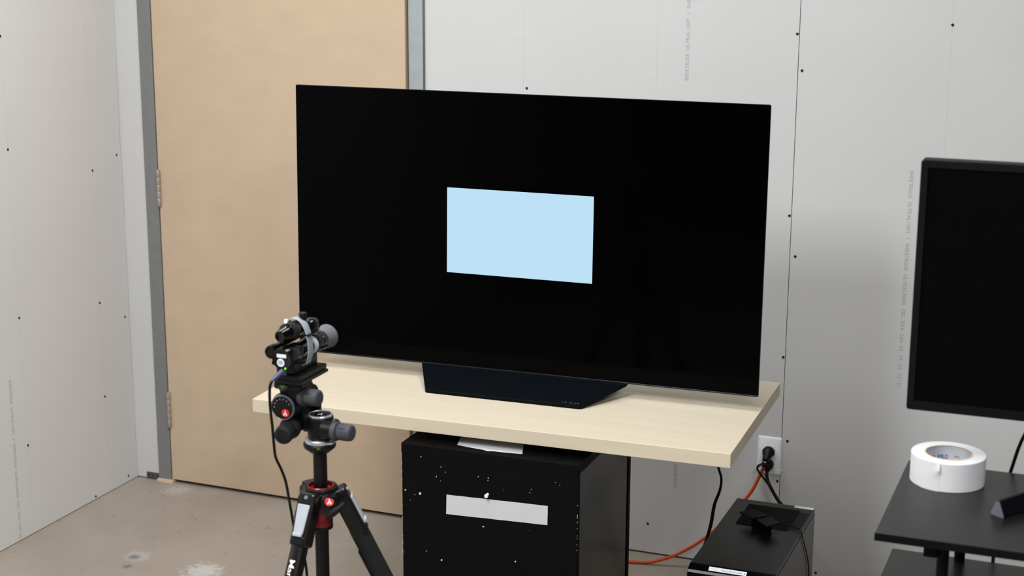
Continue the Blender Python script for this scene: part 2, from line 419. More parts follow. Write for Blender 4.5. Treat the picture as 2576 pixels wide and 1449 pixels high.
# --- door: steel frame, leaf standing a finger open, hinges, floor anchor, shim
door = tag(thing('door_1', loc=(0.139, 0, 0)), 'tan fibreboard door in a grey steel frame', 'door', kind='structure')
def jamb(x0, x1, inner, name, mm):
    bm = box(x0, x1, -0.0065, 0.14, 0.010, DH)
    # rebate behind the leaf
    xa, xb = (x1, x1 + 0.016) if inner > 0 else (x0 - 0.016, x0)
    box(xa, xb, 0.052, 0.14, 0.010, DH - 0.05, bm)
    return obj(name, bm, mm, door, bevel=0.0012)
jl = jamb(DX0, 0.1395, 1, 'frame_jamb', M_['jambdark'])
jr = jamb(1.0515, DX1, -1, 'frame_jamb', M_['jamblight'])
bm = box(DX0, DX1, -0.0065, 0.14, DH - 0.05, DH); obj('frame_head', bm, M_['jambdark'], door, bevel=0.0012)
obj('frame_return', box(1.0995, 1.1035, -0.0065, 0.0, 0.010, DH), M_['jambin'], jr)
HX, HY = 0.1425, -0.004
ML = Matrix.Translation((HX, HY, 0)) @ Matrix.Rotation(math.radians(-0.95), 4, 'Z')
leaf = obj('door_leaf', box(0.0, 0.9035, 0.0, 0.0445, 0.0125, DH - 0.053), M_['mdf'], door, bevel=0.001, M=ML)
obj('leaf_edge', box(0.9036, 0.9048, 0.001, 0.0435, 0.0135, DH - 0.055), M_['mdfedge'], leaf, M=ML)
hb = None
for zc in (0.262, 1.022, 1.80):
    bm = bmesh.new()
    for i in range(5):
        lathe([(0.0, i * 0.0234 - 0.0585), (0.0062, i * 0.0234 - 0.0585), (0.0068, i * 0.0234 - 0.057), (0.0068, i * 0.0234 - 0.0366), (0.0062, i * 0.0234 - 0.0353), (0, i * 0.0234 - 0.0353)], (0.1455, -0.0105, zc), n=16, bm=bm, close=False)
    h = obj('hinge', bm, M_['nickel'], door, True)
    bm = bmesh.new()
    for s in (-1, 1): lathe([(0.0, 0.0), (0.0054, 0.0), (0.0054, 0.0025), (0.002, 0.0045), (0, 0.005)], (0.1455, -0.0105, zc + s * 0.0586), (0, 0, s), 12, bm, close=False)
    obj('hinge_tip', bm, M_['nickel'], h, True)
an = obj('floor_anchor', box(0.039, 0.0905, -0.0035, 0.0, 0.0055, 0.0250), M_['clip'], door, bevel=0.0006)
for x in (0.0455, 0.0635, 0.0805): obj('anchor_hole', lathe([(0.003, 0), (0.0024, 0.0006), (0, 0.0004)], (x, -0.0035, 0.0152), (0, -1, 0), 12, close=False), M_['screw'], an)
obj('shim', box(0.0885, 0.1475, -0.016, 0.06, 0.0, 0.0098), M_['pine'], door)
obj('threshold_gap', box(0.140, 1.051, 0.10, 0.139, 0.0, 0.004), M_['core'], door)
obj('corridor_backing', box(0.10, 1.09, 0.141, 0.15, 0.0, DH), M_['core'], door)

# --- ceiling luminaires (outside the frame)
for i, (x, y, w) in enumerate(LAMPS):
    spot = ['above the door corner by the left wall', 'straight above the television and its table', 'above the floor in front of the tripod', 'just above the camera position', 'at the far end behind the camera'][i]
    t = thing('ceiling_light', 'white ceiling light panel ' + spot, 'light', (x, y, CEIL - 0.06), 'ceiling light panels')
    bm = box(x - 0.32, x + 0.32, y - 0.62, y + 0.62, CEIL - 0.06, CEIL)
    obj('housing', bm, M_['lampw'], t, bevel=0.004)
    obj('diffuser', box(x - 0.295, x + 0.295, y - 0.595, y + 0.595, CEIL - 0.066, CEIL - 0.060), M_['diff'], t)
    ld = bpy.data.lights.new('panel_lamp', 'AREA'); ld.shape = 'RECTANGLE'; ld.size = 0.58; ld.size_y = 1.18; ld.energy = w; ld.color = (0.975, 0.985, 1.0)
    lo = bpy.data.objects.new('panel_lamp', ld); COL.objects.link(lo); lo.parent = t; lo.location = (0, 0, -0.012)

# ================================================================== TABLE TOP, TV, PEDESTAL
TAB_Z = 0.7331
TM = Matrix.Translation((1.7407, -1.1097, 0)) @ Matrix.Rotation(0.0303, 4, 'Z')
tbl = tag(obj('table_top', box(-0.601, 0.601, 0, 0.5993, TAB_Z - 0.034, TAB_Z), M_['birch'], None, origin=(1.7407, -1.1097, TAB_Z - 0.034), M=TM, bevel=0.0012), 'pale birch laminate table top resting on the black pedestal box', 'table top')

TVM = Matrix.Translation((1.7122, -0.7847, 0.7711)) @ Matrix.Rotation(0.0335, 4, 'Z') @ Matrix.Rotation(-0.0219, 4, 'X')
TW, TH = 1.2295, 0.7047
tv = thing('television', 'large flat black television showing a pale blue rectangle on screen', 'television', (1.7122, -0.7847, TAB_Z))
def rrect(x0, x1, z0, z1, r, n=5):
    pts = []
    for cx, cz, a in ((x1 - r, z1 - r, 0), (x0 + r, z1 - r, 90), (x0 + r, z0 + r, 180), (x1 - r, z0 + r, 270)):
        for i in range(n + 1):
            t = math.radians(a + 90 * i / n); pts.append((cx + r * math.cos(t), cz + r * math.sin(t)))
    return pts
obj('back_panel', prism(rrect(-TW / 2, TW / 2, 0, TH, 0.004), 1, 0.0006, 0.0055), M_['tvedge'], tv, M=TVM.copy())
sc = obj('screen', prism(rrect(-TW / 2 + 0.0012, TW / 2 - 0.0012, 0.0042, TH - 0.0014, 0.003), 1, -0.0002, 0.0007), M_['screen'], tv, M=TVM.copy())
obj('lit_rectangle', box(-0.1945, 0.1907, -0.0005, -0.0002, 0.2458, 0.4632), M_['window'], sc, M=TVM.copy())
obj('bottom_trim', box(-TW / 2 + 0.003, TW / 2 - 0.003, -0.0012, 0.006, 0.0, 0.004), M_['tvedge'], tv, M=TVM.copy(), bevel=0.0008)
obj('electronics_box', prism([(-0.46, 0.03), (0.46, 0.03), (0.46, 0.40), (0.42, 0.43), (-0.42, 0.43), (-0.46, 0.40)], 1, 0.0055, 0.044), M_['tvback'], tv, M=TVM.copy(), bevel=0.006)
# sloping stand: a slab rising from its front edge on the table to the foot of the screen
BM = Matrix.Translation((1.7122, -0.7847, 0)) @ Matrix.Rotation(0.0335, 4, 'Z')
bm = bmesh.new()
fr = [(-0.203, -0.1245), (0.204, -0.1245)]
def slope_z(y): return TAB_Z + 0.0094 + (y + 0.1245) * 0.235
outline = [(-0.203, -0.1245), (-0.198, -0.1275), (0.200, -0.1275), (0.2085, -0.1235), (0.2845, 0.0), (0.2865, 0.012), (0.276, 0.026), (-0.258, 0.026), (-0.2665, 0.012), (-0.2635, 0.0)]
T_ = [bm.verts.new((x, y, slope_z(y))) for x, y in outline]; B_ = [bm.verts.new((x, y, slope_z(y) - 0.0085)) for x, y in outline]
bm.faces.new(T_); bm.faces.new(B_[::-1])
for i in range(len(outline)):
    j = (i + 1) % len(outline); bm.faces.new((T_[i], B_[i], B_[j], T_[j]))
st = obj('stand', bm, M_['tvbase'], tv, M=BM.copy(), bevel=0.0012)
obj('stand_rear_foot', prism([(0.022, TAB_Z), (0.075, TAB_Z), (0.075, TAB_Z + 0.012), (0.03, TAB_Z + 0.05), (0.012, TAB_Z + 0.036)], 0, -0.24, 0.24), M_['tvbase'], st, M=BM.copy())
obj('stand_neck', box(-0.19, 0.19, 0.012, 0.03, TAB_Z + 0.02, TAB_Z + 0.12), M_['tvback'], tv, M=BM.copy())
N = Vector((0, -0.235, 1)).normalized()
o = lettering('LG OLED', 0.0064, 0.0042, (0.155, -0.1195, slope_z(-0.1195)), (1, 0, 0), (0, 1, 0.235), 0.0004, 1.1)
obj('stand_lettering', o, M_['logo'], st, M=BM.copy())

# black pedestal box: lid, front, back, two recessed sides, paint flecks, tape
BZ = 0.6755
PM = Matrix.Translation((1.5515, -1.1404, 0)) @ Matrix.Rotation(0.0069, 4, 'Z')
BW, BD = 0.4470, 0.4217
ped = thing('pedestal_box', 'black painted wooden pedestal box with white flecks under the table', 'box', (1.75, -0.86, 0))
obj('lid', box(0, BW, 0, BD, BZ - 0.025, BZ), M_['box'], ped, M=PM.copy(), bevel=0.0015)
obj('front_panel', box(0.0012, BW - 0.001, 0.0012, 0.018, 0, BZ - 0.025), M_['box'], ped, M=PM.copy(), bevel=0.001)
obj('back_panel', box(0.0005, BW - 0.0005, BD - 0.018, BD, 0, BZ - 0.025), M_['box'], ped, M=PM.copy(), bevel=0.001)
obj('side_panel', box(BW - 0.0165, BW - 0.0030, 0.018, BD - 0.018, 0, BZ - 0.025), M_['boxgloss'], ped, M=PM.copy())
obj('side_panel', box(0.0030, 0.0165, 0.018, BD - 0.018, 0, BZ - 0.025), M_['boxgloss'], ped, M=PM.copy())
for x0 in (0.07, 0.31): obj('riser_block', box(x0, x0 + 0.08, 0.20, 0.38, BZ, TAB_Z - 0.0342), M_['box'], ped, M=PM.copy())
peg = obj('peg', lathe([(0.0034, 0), (0.0034, 0.007), (0.0046, 0.0075), (0.005, 0.0095), (0.0043, 0.0122), (0.0016, 0.0128), (0.0014, 0.0112), (0, 0.0112)], (0.2228, 0.0012, 0.5750), (0.0, -1, -0.12), 18, close=False), M_['white_plastic'], ped, True, M=PM.copy())
bm = bmesh.new()   # chipped paint on the front
for x, z, r in ((0.0484, 0.5531, 0.0031), (0.0096, 0.5568, 0.0021), (0.0515, 0.6459, 0.0015), (0.1030, 0.6271, 0.0010), (0.1147, 0.6154, 0.0011), (0.2238, 0.6154, 0.0014), (0.2233, 0.6093, 0.0012), (0.2106, 0.4925, 0.0015), (0.1035, 0.3911, 0.0022), (0.2931, 0.4166, 0.0018), (0.2126, 0.4920, 0.0011), (0.0346, 0.5479, 0.0010), (0.0224, 0.5337, 0.0009), (0.0632, 0.4084, 0.0012), (0.1988, 0.6154, 0.0012), (0.1020, 0.5920, 0.0010), (0.0911, 0.6015, 0.0013), (0.3282, 0.5932, 0.0010), (0.3321, 0.6020, 0.0008), (0.3919, 0.6265, 0.0009), (0.4017, 0.6216, 0.0009)):
    k = 7; a0 = random.random() * 6
    V = [bm.verts.new((x + math.cos(a0 + 6.283 * i / k) * r * random.uniform(0.75, 1.25), 0.0007, z + math.sin(a0 + 6.283 * i / k) * r * random.uniform(0.8, 1.35))) for i in range(k)]
    bm.faces.new(V)
    W = [bm.verts.new(v.co + Vector((0, 0.0006, 0))) for v in V]
    for i in range(k): bm.faces.new((V[i], V[(i + 1) % k], W[(i + 1) % k], W[i]))
for i in range(30):   # chips along the two upright front edges
    for ex in (0.0014, BW - 0.0012):
        if random.random() < 0.62:
            z = random.uniform(0.315, 0.635); hh = random.uniform(0.0008, 0.0030)
            box(ex - 0.0006, ex + 0.0006, 0.0006, 0.0016, z, z + hh, bm)
obj('paint_chips', bm, M_['white_tape'], ped, M=PM.copy())['kind'] = 'stuff'
def tape_strip(pts_top, pts_bot, fn, thick):
    """hand torn strip: top and bottom border lines in (u, v) mapped by fn(u, v, lift)"""
    bm = bmesh.new(); n = len(pts_top)
    rows = [[bm.verts.new(fn(*p, thick)) for p in pts_top], [bm.verts.new(fn(*p, thick)) for p in pts_bot]]
    low = [[bm.verts.new(fn(*p, 0)) for p in pts_top], [bm.verts.new(fn(*p, 0)) for p in pts_bot]]
    for i in range(n - 1):
        bm.faces.new((rows[0][i], rows[0][i + 1], rows[1][i + 1], rows[1][i]))
        bm.faces.new((low[0][i], low[1][i], low[1][i + 1], low[0][i + 1]))
        bm.faces.new((rows[0][i], low[0][i], low[0][i + 1], rows[0][i + 1]))
        bm.faces.new((rows[1][i], rows[1][i + 1], low[1][i + 1], low[1][i]))
    bm.faces.new((rows[0][0], rows[1][0], low[1][0], low[0][0])); bm.faces.new((rows[0][-1], low[0][-1], low[1][-1], rows[1][-1]))
    return bm
top = [(0.1173 + 0.2559 * i / 12, 0.5598 + 0.0071 * i / 12 + random.uniform(-.0002, .0002)) for i in range(13)]
bot = [(0.1162 + 0.2563 * i / 12, 0.5108 + 0.0088 * i / 12 + random.uniform(-.0003, .0003)) for i in range(13)]
tag(obj('tape_strip', tape_strip(top, bot, lambda u, v, l: (u, 0.0010 - l, v), 0.0006), M_['white_tape'], ped, M=PM.copy()), 'strip of white tape on the front face')
top = [(0.0985 + 0.1580 * i / 12, 0.1580) for i in range(13)]
bot = [(0.1318 + 0.1670 * i / 12, 0.0333 - 0.005 * i / 12 - 0.0085 * math.sin(i * 0.26) - (0.005 if i == 6 else 0)) for i in range(13)]
tag(obj('tape_strip', tape_strip(top, bot, lambda u, v, l: (u, v, BZ + l), 0.0004), M_['white_tape'], ped, M=PM.copy()), 'strip of white tape on the lid')

# ================================================================== TRIPOD WITH GEARED HEAD
OX, OY, OZ = 1.763, -1.934, 0.944
def L(x, y, z): return Vector((OX + x / 1000, OY + y / 1000, OZ + z / 1000))
def lat(prof, org, axis=(0, 0, 1), n=32, **k): return lathe([(r / 1000, h / 1000) for r, h in prof], L(*org), axis, n, **k)
def bx(x0, x1, y0, y1, z0, z1, bm=None):
    a, b = L(x0, y0, z0), L(x1, y1, z1); return box(a.x, b.x, a.y, b.y, a.z, b.z, bm)
tri = thing('tripod', 'black camera tripod with geared head and red collar', 'tripod', (OX, OY, 0))
# centre column: rounded hexagonal tube
obj('center_column', lat([(14.8, -470), (14.8, -3)], (0, 0, 0), n=6), M_['blkmetal'], tri, bevel=0.003)
# crown
cr = obj('crown', lat([(24, -128), (27, -122), (30, -112), (38, -106), (39, -93), (34, -89), (31.5, -87), (31.5, -80), (30.5, -78.5), (28, -78.5), (26.5, -80), (26.5, -92), (17, -93)], (0, 0, 0), n=36, close=False), M_['blkmetal'], tri, True)
obj('red_collar', lat([(17.5, -92), (24.5, -92), (26.0, -88), (26.0, -78), (24.8, -76.5), (22.8, -77), (22.0, -84), (17, -86)], (0, 0, 0), n=36), M_['red'], tri, True)
rs = obj('red_sleeve', lat([(17, -157), (20.5, -157), (21.5, -154), (21.5, -128), (17, -126)], (0, 0, 0), n=36), M_['red'], tri, True)
obj('sleeve_ring', lat([(17, -162), (21, -162), (22, -158), (21.5, -156), (17, -156)], (0, 0, 0), n=36), M_['blk'], rs, True)
# camera-plane directions as seen from the photograph's viewpoint define where the legs stand
rdir = Vector((cy, sy, 0)); adir = Vector((-sy, cy, 0))
tilt = math.radians(25)
def leg_frame(theta):
    h = rdir * math.cos(theta) + adir * math.sin(theta)
    d = (h * math.sin(tilt) - Vector((0, 0, 1)) * math.cos(tilt)).normalized()      # down the leg
    side = Vector((0, 0, 1)).cross(h).normalized()
    outn = side.cross(d).normalized()
    if outn.dot(h) < 0: outn = -outn
    return h, d, side, outn
def leg_box(org, d, side, outn, s0, s1, w0, w1, t0, t1, bm=None):
    """a tapered block running down the leg between s0 and s1 (m)"""
    bm = bm or bmesh.new(); v = []
    for s, w in ((s0, w0), (s1, w1)):
        for a, b in ((-1, t0), (1, t0), (1, t1), (-1, t1)): v.append(bm.verts.new(org + d * s + side * a * w + outn * b))
    for f in ((0, 1, 2, 3), (4, 7, 6, 5), (0, 4, 5, 1), (1, 5, 6, 2), (2, 6, 7, 3), (3, 7, 4, 0)): bm.faces.new([v[i] for i in f])
    return bm
for li, th in enumerate((244, 4, 124)):
    h, d, side, outn = leg_frame(math.radians(th))
    org = L(0, 0, -97) + h * 0.036
    zlen = (org.z - 0.012) / math.cos(tilt)
    leg = obj('leg', tube([org + d * 0.03, org + d * 0.33], 0.0146, 20, 1), M_['blkmetal'], tri, True)
    # casting with the pivot shoulders
    bm = leg_box(org, d, side, outn, -0.014, 0.086, 0.0175, 0.0180, -0.015, 0.0165)
    obj('leg_casting', bm, M_['blkmetal'], leg, bevel=0.006, segs=3)
    bm = cyl(org - side * 0.021, org + side * 0.021, 0.0115, n=20); obj('pivot', bm, M_['blkmetal'], leg, True)
    bm = bmesh.new()
    for s in (-1, 1): lathe([(0.0, 0.0022), (0.0036, 0.0022), (0.0044, 0.0)], org + side * s * 0.0 + outn * 0.0160 + d * -0.004, outn, 14, bm, close=False)
    obj('pivot_bolt', bm, M_['silver'], leg, True)
    bm = leg_box(org, d, side, outn, 0.009, 0.065, 0.0132, 0.0100, 0.0165, 0.0205)
    lev = obj('angle_lever', bm, M_['lever'], leg, bevel=0.0028, segs=3)
    bm = leg_box(org, d, side, outn, 0.061, 0.069, 0.0102, 0.0098, 0.0165, 0.0235); obj('lever_lip', bm, M_['lever'], leg, bevel=0.002, segs=2)
    bm = leg_box(org, d, side, outn, 0.068, 0.084, 0.0138, 0.0130, 0.010, 0.0185); obj('lever_seat', bm, M_['blk'], leg, bevel=0.003)
    if li == 1:
        bm = tube([org + d * 0.088, org + d * 0.094, org + d * 0.30, org + d * 0.306], lambda t: 0.0178 if 0.02 < t < 0.98 else 0.0165, 24, 3)
        obj('foam_grip', bm, M_['grip'], leg, True)
        bm = leg_box(org, d, -side, -outn, 0.115, 0.24, 0.010, 0.009, 0.0165, 0.0195); obj('grip_patch', bm, M_['rubberdk'], leg, bevel=0.0025)
    mid = obj('lower_leg', tube([org + d * 0.33, org + d * 0.70], 0.0122, 16, 1), M_['blkmetal'], leg, True)
    obj('leg_clamp', tube([org + d * 0.318, org + d * 0.352], 0.0185, 18, 1), M_['blk'], leg, True)
    obj('foot_tube', tube([org + d * 0.70, org + d * (zlen - 0.02)], 0.0098, 14, 1), M_['blkmetal'], leg, True)
    obj('leg_clamp', tube([org + d * 0.688, org + d * 0.722], 0.0160, 18, 1), M_['blk'], leg, True)
    obj('rubber_foot', lathe([(0.0, 0.0), (0.010, 0.0), (0.0125, 0.006), (0.011, 0.03), (0.0098, 0.032)], (org + d * zlen) * 1.0 - Vector((0, 0, (org + d * zlen).z)), (0, 0, 1), 18, close=False), M_['rubberdk'], leg, True)
    if li == 0:
        # white lettering runs down the tube, tops of the letters towards its right side
        sdir = side if side.dot(rdir) > 0 else -side
        bm = bmesh.new(); hgt = 0.0140; pos = 0.0; rad = 0.0150; hs = hgt / 0.70
        for ch in 'Manfrotto':
            V, Fs = glyph(ch, 0.004); xs = [v.x for v in V]; x0 = min(xs)
            vs = [bm.verts.new((pos + (v.x - x0) * hs * 1.12, v.y * hs, 0)) for v in V]
            for f in Fs:
                try: bm.faces.new([vs[k] for k in f])
                except ValueError: pass
            pos += ((max(xs) - x0) * 1.12 + 0.05) * hs
        bmesh.ops.triangulate(bm, faces=bm.faces)
        bmesh.ops.subdivide_edges(bm, edges=bm.edges, cuts=3, use_grid_fill=True)
        for v in bm.verts:
            ang = (v.co.y - hgt * 0.5) / rad - 0.18
            v.co = org + d * (0.112 + v.co.x) + (outn * math.cos(ang) + sdir * math.sin(ang)) * rad
        obj('leg_lettering', bm, M_['badgew'], leg)
# crown lock lever and badge
front = -adir
bpos = L(0, 0, -97) + rdir * 0.020 + front * 0.037
bd = obj('crown_badge', lathe([(0.0, 0.0022), (0.0078, 0.0022), (0.0088, 0.0012), (0.0088, -0.006)], bpos, (front + rdir * 0.15 + Vector((0, 0, 0.35))).normalized(), 24, close=False), M_['badge'], tri, True)
kn = obj('lock_lever', tube([bpos + rdir * -0.004 + front * 0.004 - Vector((0, 0, 0.034)), bpos + rdir * 0.004 + front * 0.008 - Vector((0, 0, 0.022)), bpos + rdir * 0.016 + front * 0.008 - Vector((0, 0, 0.012)), bpos + rdir * 0.028 + front * 0.003 - Vector((0, 0, 0.003))], lambda t: 0.0035 + 0.0065 * math.sin(min(1, t * 1.15 + 0.08) * math.pi * 0.8), 12, 6, flat=0.7), M_['rubberdk'], tri, True)
obj('lock_boss', cyl(bpos - front * 0.02, bpos + front * 0.0, 0.0105, 0.0098), M_['blk'], tri, True)
def badge_mark(c, X, Y, N, r, parent):
    bm = bmesh.new(); c = Vector(c) + N * 0.0004
    for poly in ([(-.62, -.62), (-.12, .28), (.05, .28), (-.22, -.62)], [(.62, -.62), (.12, .28), (-.05, .28), (.22, -.62)], [(-.16, .42), (.16, .42), (.10, .70), (-.10, .70)]):
        bm.faces.new([bm.verts.new(c + X * x * r + Y * y * r) for x, y in poly])
    obj('badge_mark', bm, M_['badgew'], parent)
bn = (front + rdir * 0.15 + Vector((0, 0, 0.35))).normalized(); bX = rdir - bn * rdir.dot(bn); bX.normalize()
badge_mark(bpos + bn * 0.0022, bX, bn.cross(bX), bn, 0.0076, bd)

# head: base disc, silver clamp ring, pan body with dial, knobs, tilt body with dial, roll knob
obj('head_base', lat([(15, -14), (17, -13), (29, -3), (30.5, 1), (30.5, 5), (28, 7)], (0, 0, 0), n=40), M_['blk'], tri, True)
ring = obj('clamp_ring', lat([(22, 6.5), (26.2, 6.5), (27, 7.4), (27, 13.5), (26.2, 14.4), (22, 14.4)], (0, 0, 0), n=40), M_['silver'], tri, True)
obj('ring_lever', tube([L(22, -15, 10.5), L(30, -11, 11), L(35, -5, 15)], 0.003, 10, 5), M_['silver'], ring, True)
obj('level_bubble', lat([(4, 0), (4, 1.4), (3.2, 1.9), (0, 2.0)], (12, -27, 3), (0.2, -0.6, 1), 18, close=False), M_['green'], tri, True)
pan = obj('pan_body', lat([(22, 14), (23.5, 16), (24.5, 24), (24.5, 50), (24, 57), (22.5, 59)], (3, 0, 0), n=40), M_['blk'], tri, True)
obj('pan_lug', bx(14, 38, -17, 15, 24, 52), M_['blk'], pan, bevel=0.006, segs=3)
dl = obj('pan_dial', lat([(0, 60.6), (19.5, 60.6), (19.8, 59)], (3, 0, 0), n=40, close=False), M_['blkgloss'], tri, True)
obj('dial_ring', lat([(19.5, 59), (19.5, 61.4), (20.2, 62), (21.8, 61.7), (22.6, 60.2), (22.8, 58)], (3, 0, 0), n=44, close=False), M_['silver'], dl, True)
bm = bmesh.new()
for i in range(16):
    a = i * math.pi / 8; c = L(4 + 15.5 * math.cos(a), 2 + 15.5 * math.sin(a), 61.0); t = Vector((math.cos(a), math.sin(a), 0)); s = Vector((-t.y, t.x, 0))
    bm.faces.new([bm.verts.new(c + t * x * 0.001 + s * y * 0.001) for x, y in ((-2, -.5), (2, -.5), (2, .5), (-2, .5))])
obj('dial_marks', bm, M_['dialmark'], dl)
badge_mark(L(4, 0, 60.8), Vector((1, 0, 0)), Vector((0, 1, 0)), Vector((0, 0, 1)), 0.009, dl)
def knob(name, p, axis, scale=1.0, mm='rubber'):
    """collar with a wing plus a ribbed barrel"""
    axis = Vector(axis).normalized()
    k = obj(name, lathe([(r * scale / 1000, h * scale / 1000) for r, h in [(8, 9), (15.0, 9), (15.8, 10.5), (15.6, 31), (14.9, 33.8), (13.2, 35.6), (10, 36.4), (0, 36.8)]], L(*p), axis, 36, close=False), M_[mm], tri, True, autosmooth=50)
    u, v, a = frame_of(axis)
    obj('knob_collar', lathe([(r * scale / 1000, h * scale / 1000) for r, h in [(9, -6), (16, -5), (18.2, -3), (18.6, 2.5), (17.5, 5.5), (13, 7.5), (8, 8.5)]], L(*p), axis, 36), M_[mm], k, True)
    w = bmesh.new()
    c = L(*p)
    prism_pts = [(-6, 15), (-4, 23.5), (4, 23.5), (6, 15)]
    A = [w.verts.new(c + (u * x + v * y) * scale / 1000 + a * -0.004 * scale) for x, y in prism_pts]; B = [w.verts.new(c + (u * x + v * y) * scale / 1000 + a * 0.0035 * scale) for x, y in prism_pts]
    w.faces.new(A); w.faces.new(B[::-1])
    for i in range(4): w.faces.new((A[i], A[(i + 1) % 4], B[(i + 1) % 4], B[i]))
    obj('knob_wing', w, M_[mm], k, bevel=0.002)
    # moulded grooves: short raised bars
    for i in range(3):
        g = bmesh.new()
        an = i * 2 * math.pi / 3 + 0.35
        rd = u * math.cos(an) + v * math.sin(an); tg = a.cross(rd)
        q0 = c + rd * 0.0156 * scale
        V = [g.verts.new(q0 + a * s * scale + tg * t * scale + rd * h * scale) for s in (0.012, 0.027) for t, h in ((-0.0011, -0.0006), (0.0011, -0.0006), (0.0, 0.0007))]
        for f in ((0, 1, 2), (3, 5, 4), (0, 3, 4, 1), (1, 4, 5, 2), (2, 5, 3, 0)): g.faces.new([V[i2] for i2 in f])
        obj('knob_rib', g, M_['rubberdk'], k)
    return k
knob('pan_knob', (43, -18, 38.5), (1, -0.05, 0.02))
obj('pan_worm_housing', lat([(14, -20), (16.5, -18), (16.5, 6), (14, 8)], (36, -18, 38.5), (1, 0, 0), 28), M_['blk'], tri, True)
# elbow joining pan body and tilt body
obj('elbow', prism([(OX + a / 1000, OZ + b / 1000) for a, b in ((-70, 58), (-52, 48), (-40, 34), (-26, 26), (0, 26), (0, 55), (-20, 57), (-21, 70), (-16, 84), (-12, 98), (-18, 110), (-60, 110), (-74, 90))], 1, OY - 0.014, OY + 0.030), M_['blk'], tri, bevel=0.008, segs=3)
obj('elbow_web', bx(-36, -9, 16, 32, 40, 84), M_['blk'], tri, bevel=0.006, segs=3)
tb = obj('tilt_body', lat([(20, -30), (25, -28), (26.5, -24), (26.5, 14), (24.5, 20), (18, 24)], (-52, -12, 79), (0, 1, 0), 40), M_['blk'], tri, True)
td = obj('tilt_dial', lat([(0, 0.8), (21.6, 0.8), (21.8, -3)], (-52, -43, 79), (0, -1, 0), 44, close=False), M_['blkgloss'], tri, True)
obj('dial_ring', lat([(21.6, -3), (21.7, 0.9), (22.3, 1.6), (23.4, 1.4), (24.0, 0.4), (24.4, -3)], (-52, -43, 79), (0, -1, 0), 48, close=False), M_['ringgrey'], td, True)
bm = bmesh.new()
for i in range(7):
    a = math.radians(30 + i * 25); c = L(-52 + 16.5 * math.cos(a), -43.9, 79 + 16.5 * math.sin(a))
    k = 10; bm.faces.new([bm.verts.new(c + Vector((math.cos(j * 0.6283) * 0.0016, -0.0002, math.sin(j * 0.6283) * 0.0016))) for j in range(k)])
obj('dial_marks', bm, M_['dialmark'], td)
bg = obj('dial_badge', lat([(0, 0.5), (7.4, 0.5), (7.6, 0)], (-45.5, -43.8, 69.5), (0, -1, 0), 28, close=False), M_['badge'], td, True)
badge_mark(L(-45.5, -44.4, 69.5), Vector((1, 0, 0)), Vector((0, 0, 1)), Vector((0, -1, 0)), 0.0072, bg)
obj('tilt_worm_housing', lat([(15, -26), (17.5, -24), (17.5, 5), (14, 8)], (-27, -20, 98), (1, 0, 0), 28), M_['blk'], tri, True)
knob('tilt_knob', (-21, -20, 98), (1, -0.08, 0.03))
knob('roll_knob', (-43, -32, 38), (0.12, -1, -0.10), 1.10, 'rubberdk')
obj('roll_worm_housing', lat([(15, -24), (17, -22), (17, 6), (13, 9)], (-42, -26, 38.5), (0.12, -1, -0.1), 28), M_['blk'], tri, True)
# top platform and quick release rail
pf = obj('platform', bx(-68, -12, -46, 2, 114, 128), M_['blk'], tri, bevel=0.004, segs=2)
obj('platform_riser', bx(-62, -18, -36, 16, 100, 118), M_['blk'], pf, bevel=0.004)
obj('level_bubble', lat([(6, 0), (6, 0.9), (5, 1.3), (0, 1.4)], (-47, -47, 123), (0, -0.75, 0.65), 20, close=False), M_['green'], pf, True)
obj('bubble_seat', lat([(10.5, -4), (10.5, 0.5), (8.5, 1.4), (7.2, 1.4)], (-47, -46.5, 122.6), (0, -0.75, 0.65), 22, close=False), M_['rubberdk'], pf, True)
rl = obj('release_rail', bx(-62, -6, -52, 52, 128, 134), M_['blkmetal'], tri, bevel=0.0012)
obj('rail_top', bx(-58, -9, -52, 52, 135.5, 144), M_['blkmetal'], rl, bevel=0.0015)
obj('rail_groove', bx(-59, -10, -50, 50, 133, 136), M_['blk'], rl)
obj('plate_lip', bx(-70, -62, -30, 20, 128, 150), M_['blk'], rl, bevel=0.002)

# ================================================================== MEASURING SCOPE
sco = thing('measuring_scope', 'black optical measuring scope with strapped tubes and flared grey hood', 'instrument', tuple(L(-32, 0, 144)))
AX, AZ = -33, 180.5
obj('mount_rib', bx(-43, -25, -44, 46, 144.2, 166), M_['blkmetal'], sco, bevel=0.002)
bm = lat([(0, 0.6), (18.0, 0.6), (19.4, 0.2), (20.2, 1.8), (20.2, 46), (18.6, 50), (16.5, 58), (16.5, 82), (15, 84), (15, 97)], (AX - 3, -70, AZ - 1), (0.03, 1, 0.02), 40, close=False)
body = obj('main_tube', bm, M_['blkgloss'], sco, True)
obj('white_ring', lat([(15, 94), (17.4, 94), (17.6, 96), (17.6, 104), (17.2, 106), (15, 106)], (AX - 3, -70, AZ - 1), (0.03, 1, 0.02), 40), M_['palering'], sco, True)
obj('focus_barrel', lat([(15, 106), (18.2, 106), (18.6, 108), (18.6, 124), (17.6, 125), (17.6, 127), (18.8, 128), (18.8, 140), (17, 142)], (AX - 3, -70, AZ - 1), (0.03, 1, 0.02), 40), M_['blkgloss'], sco, True)
obj('lens_hood', lat([(15, 138), (17.0, 138), (18.0, 142), (20.5, 152), (22.6, 164), (23.0, 168), (21.6, 168), (18, 150), (15, 144)], (AX - 3, -70, AZ - 1), (0.03, 1, 0.02), 44, close=False), M_['hood'], sco, True)
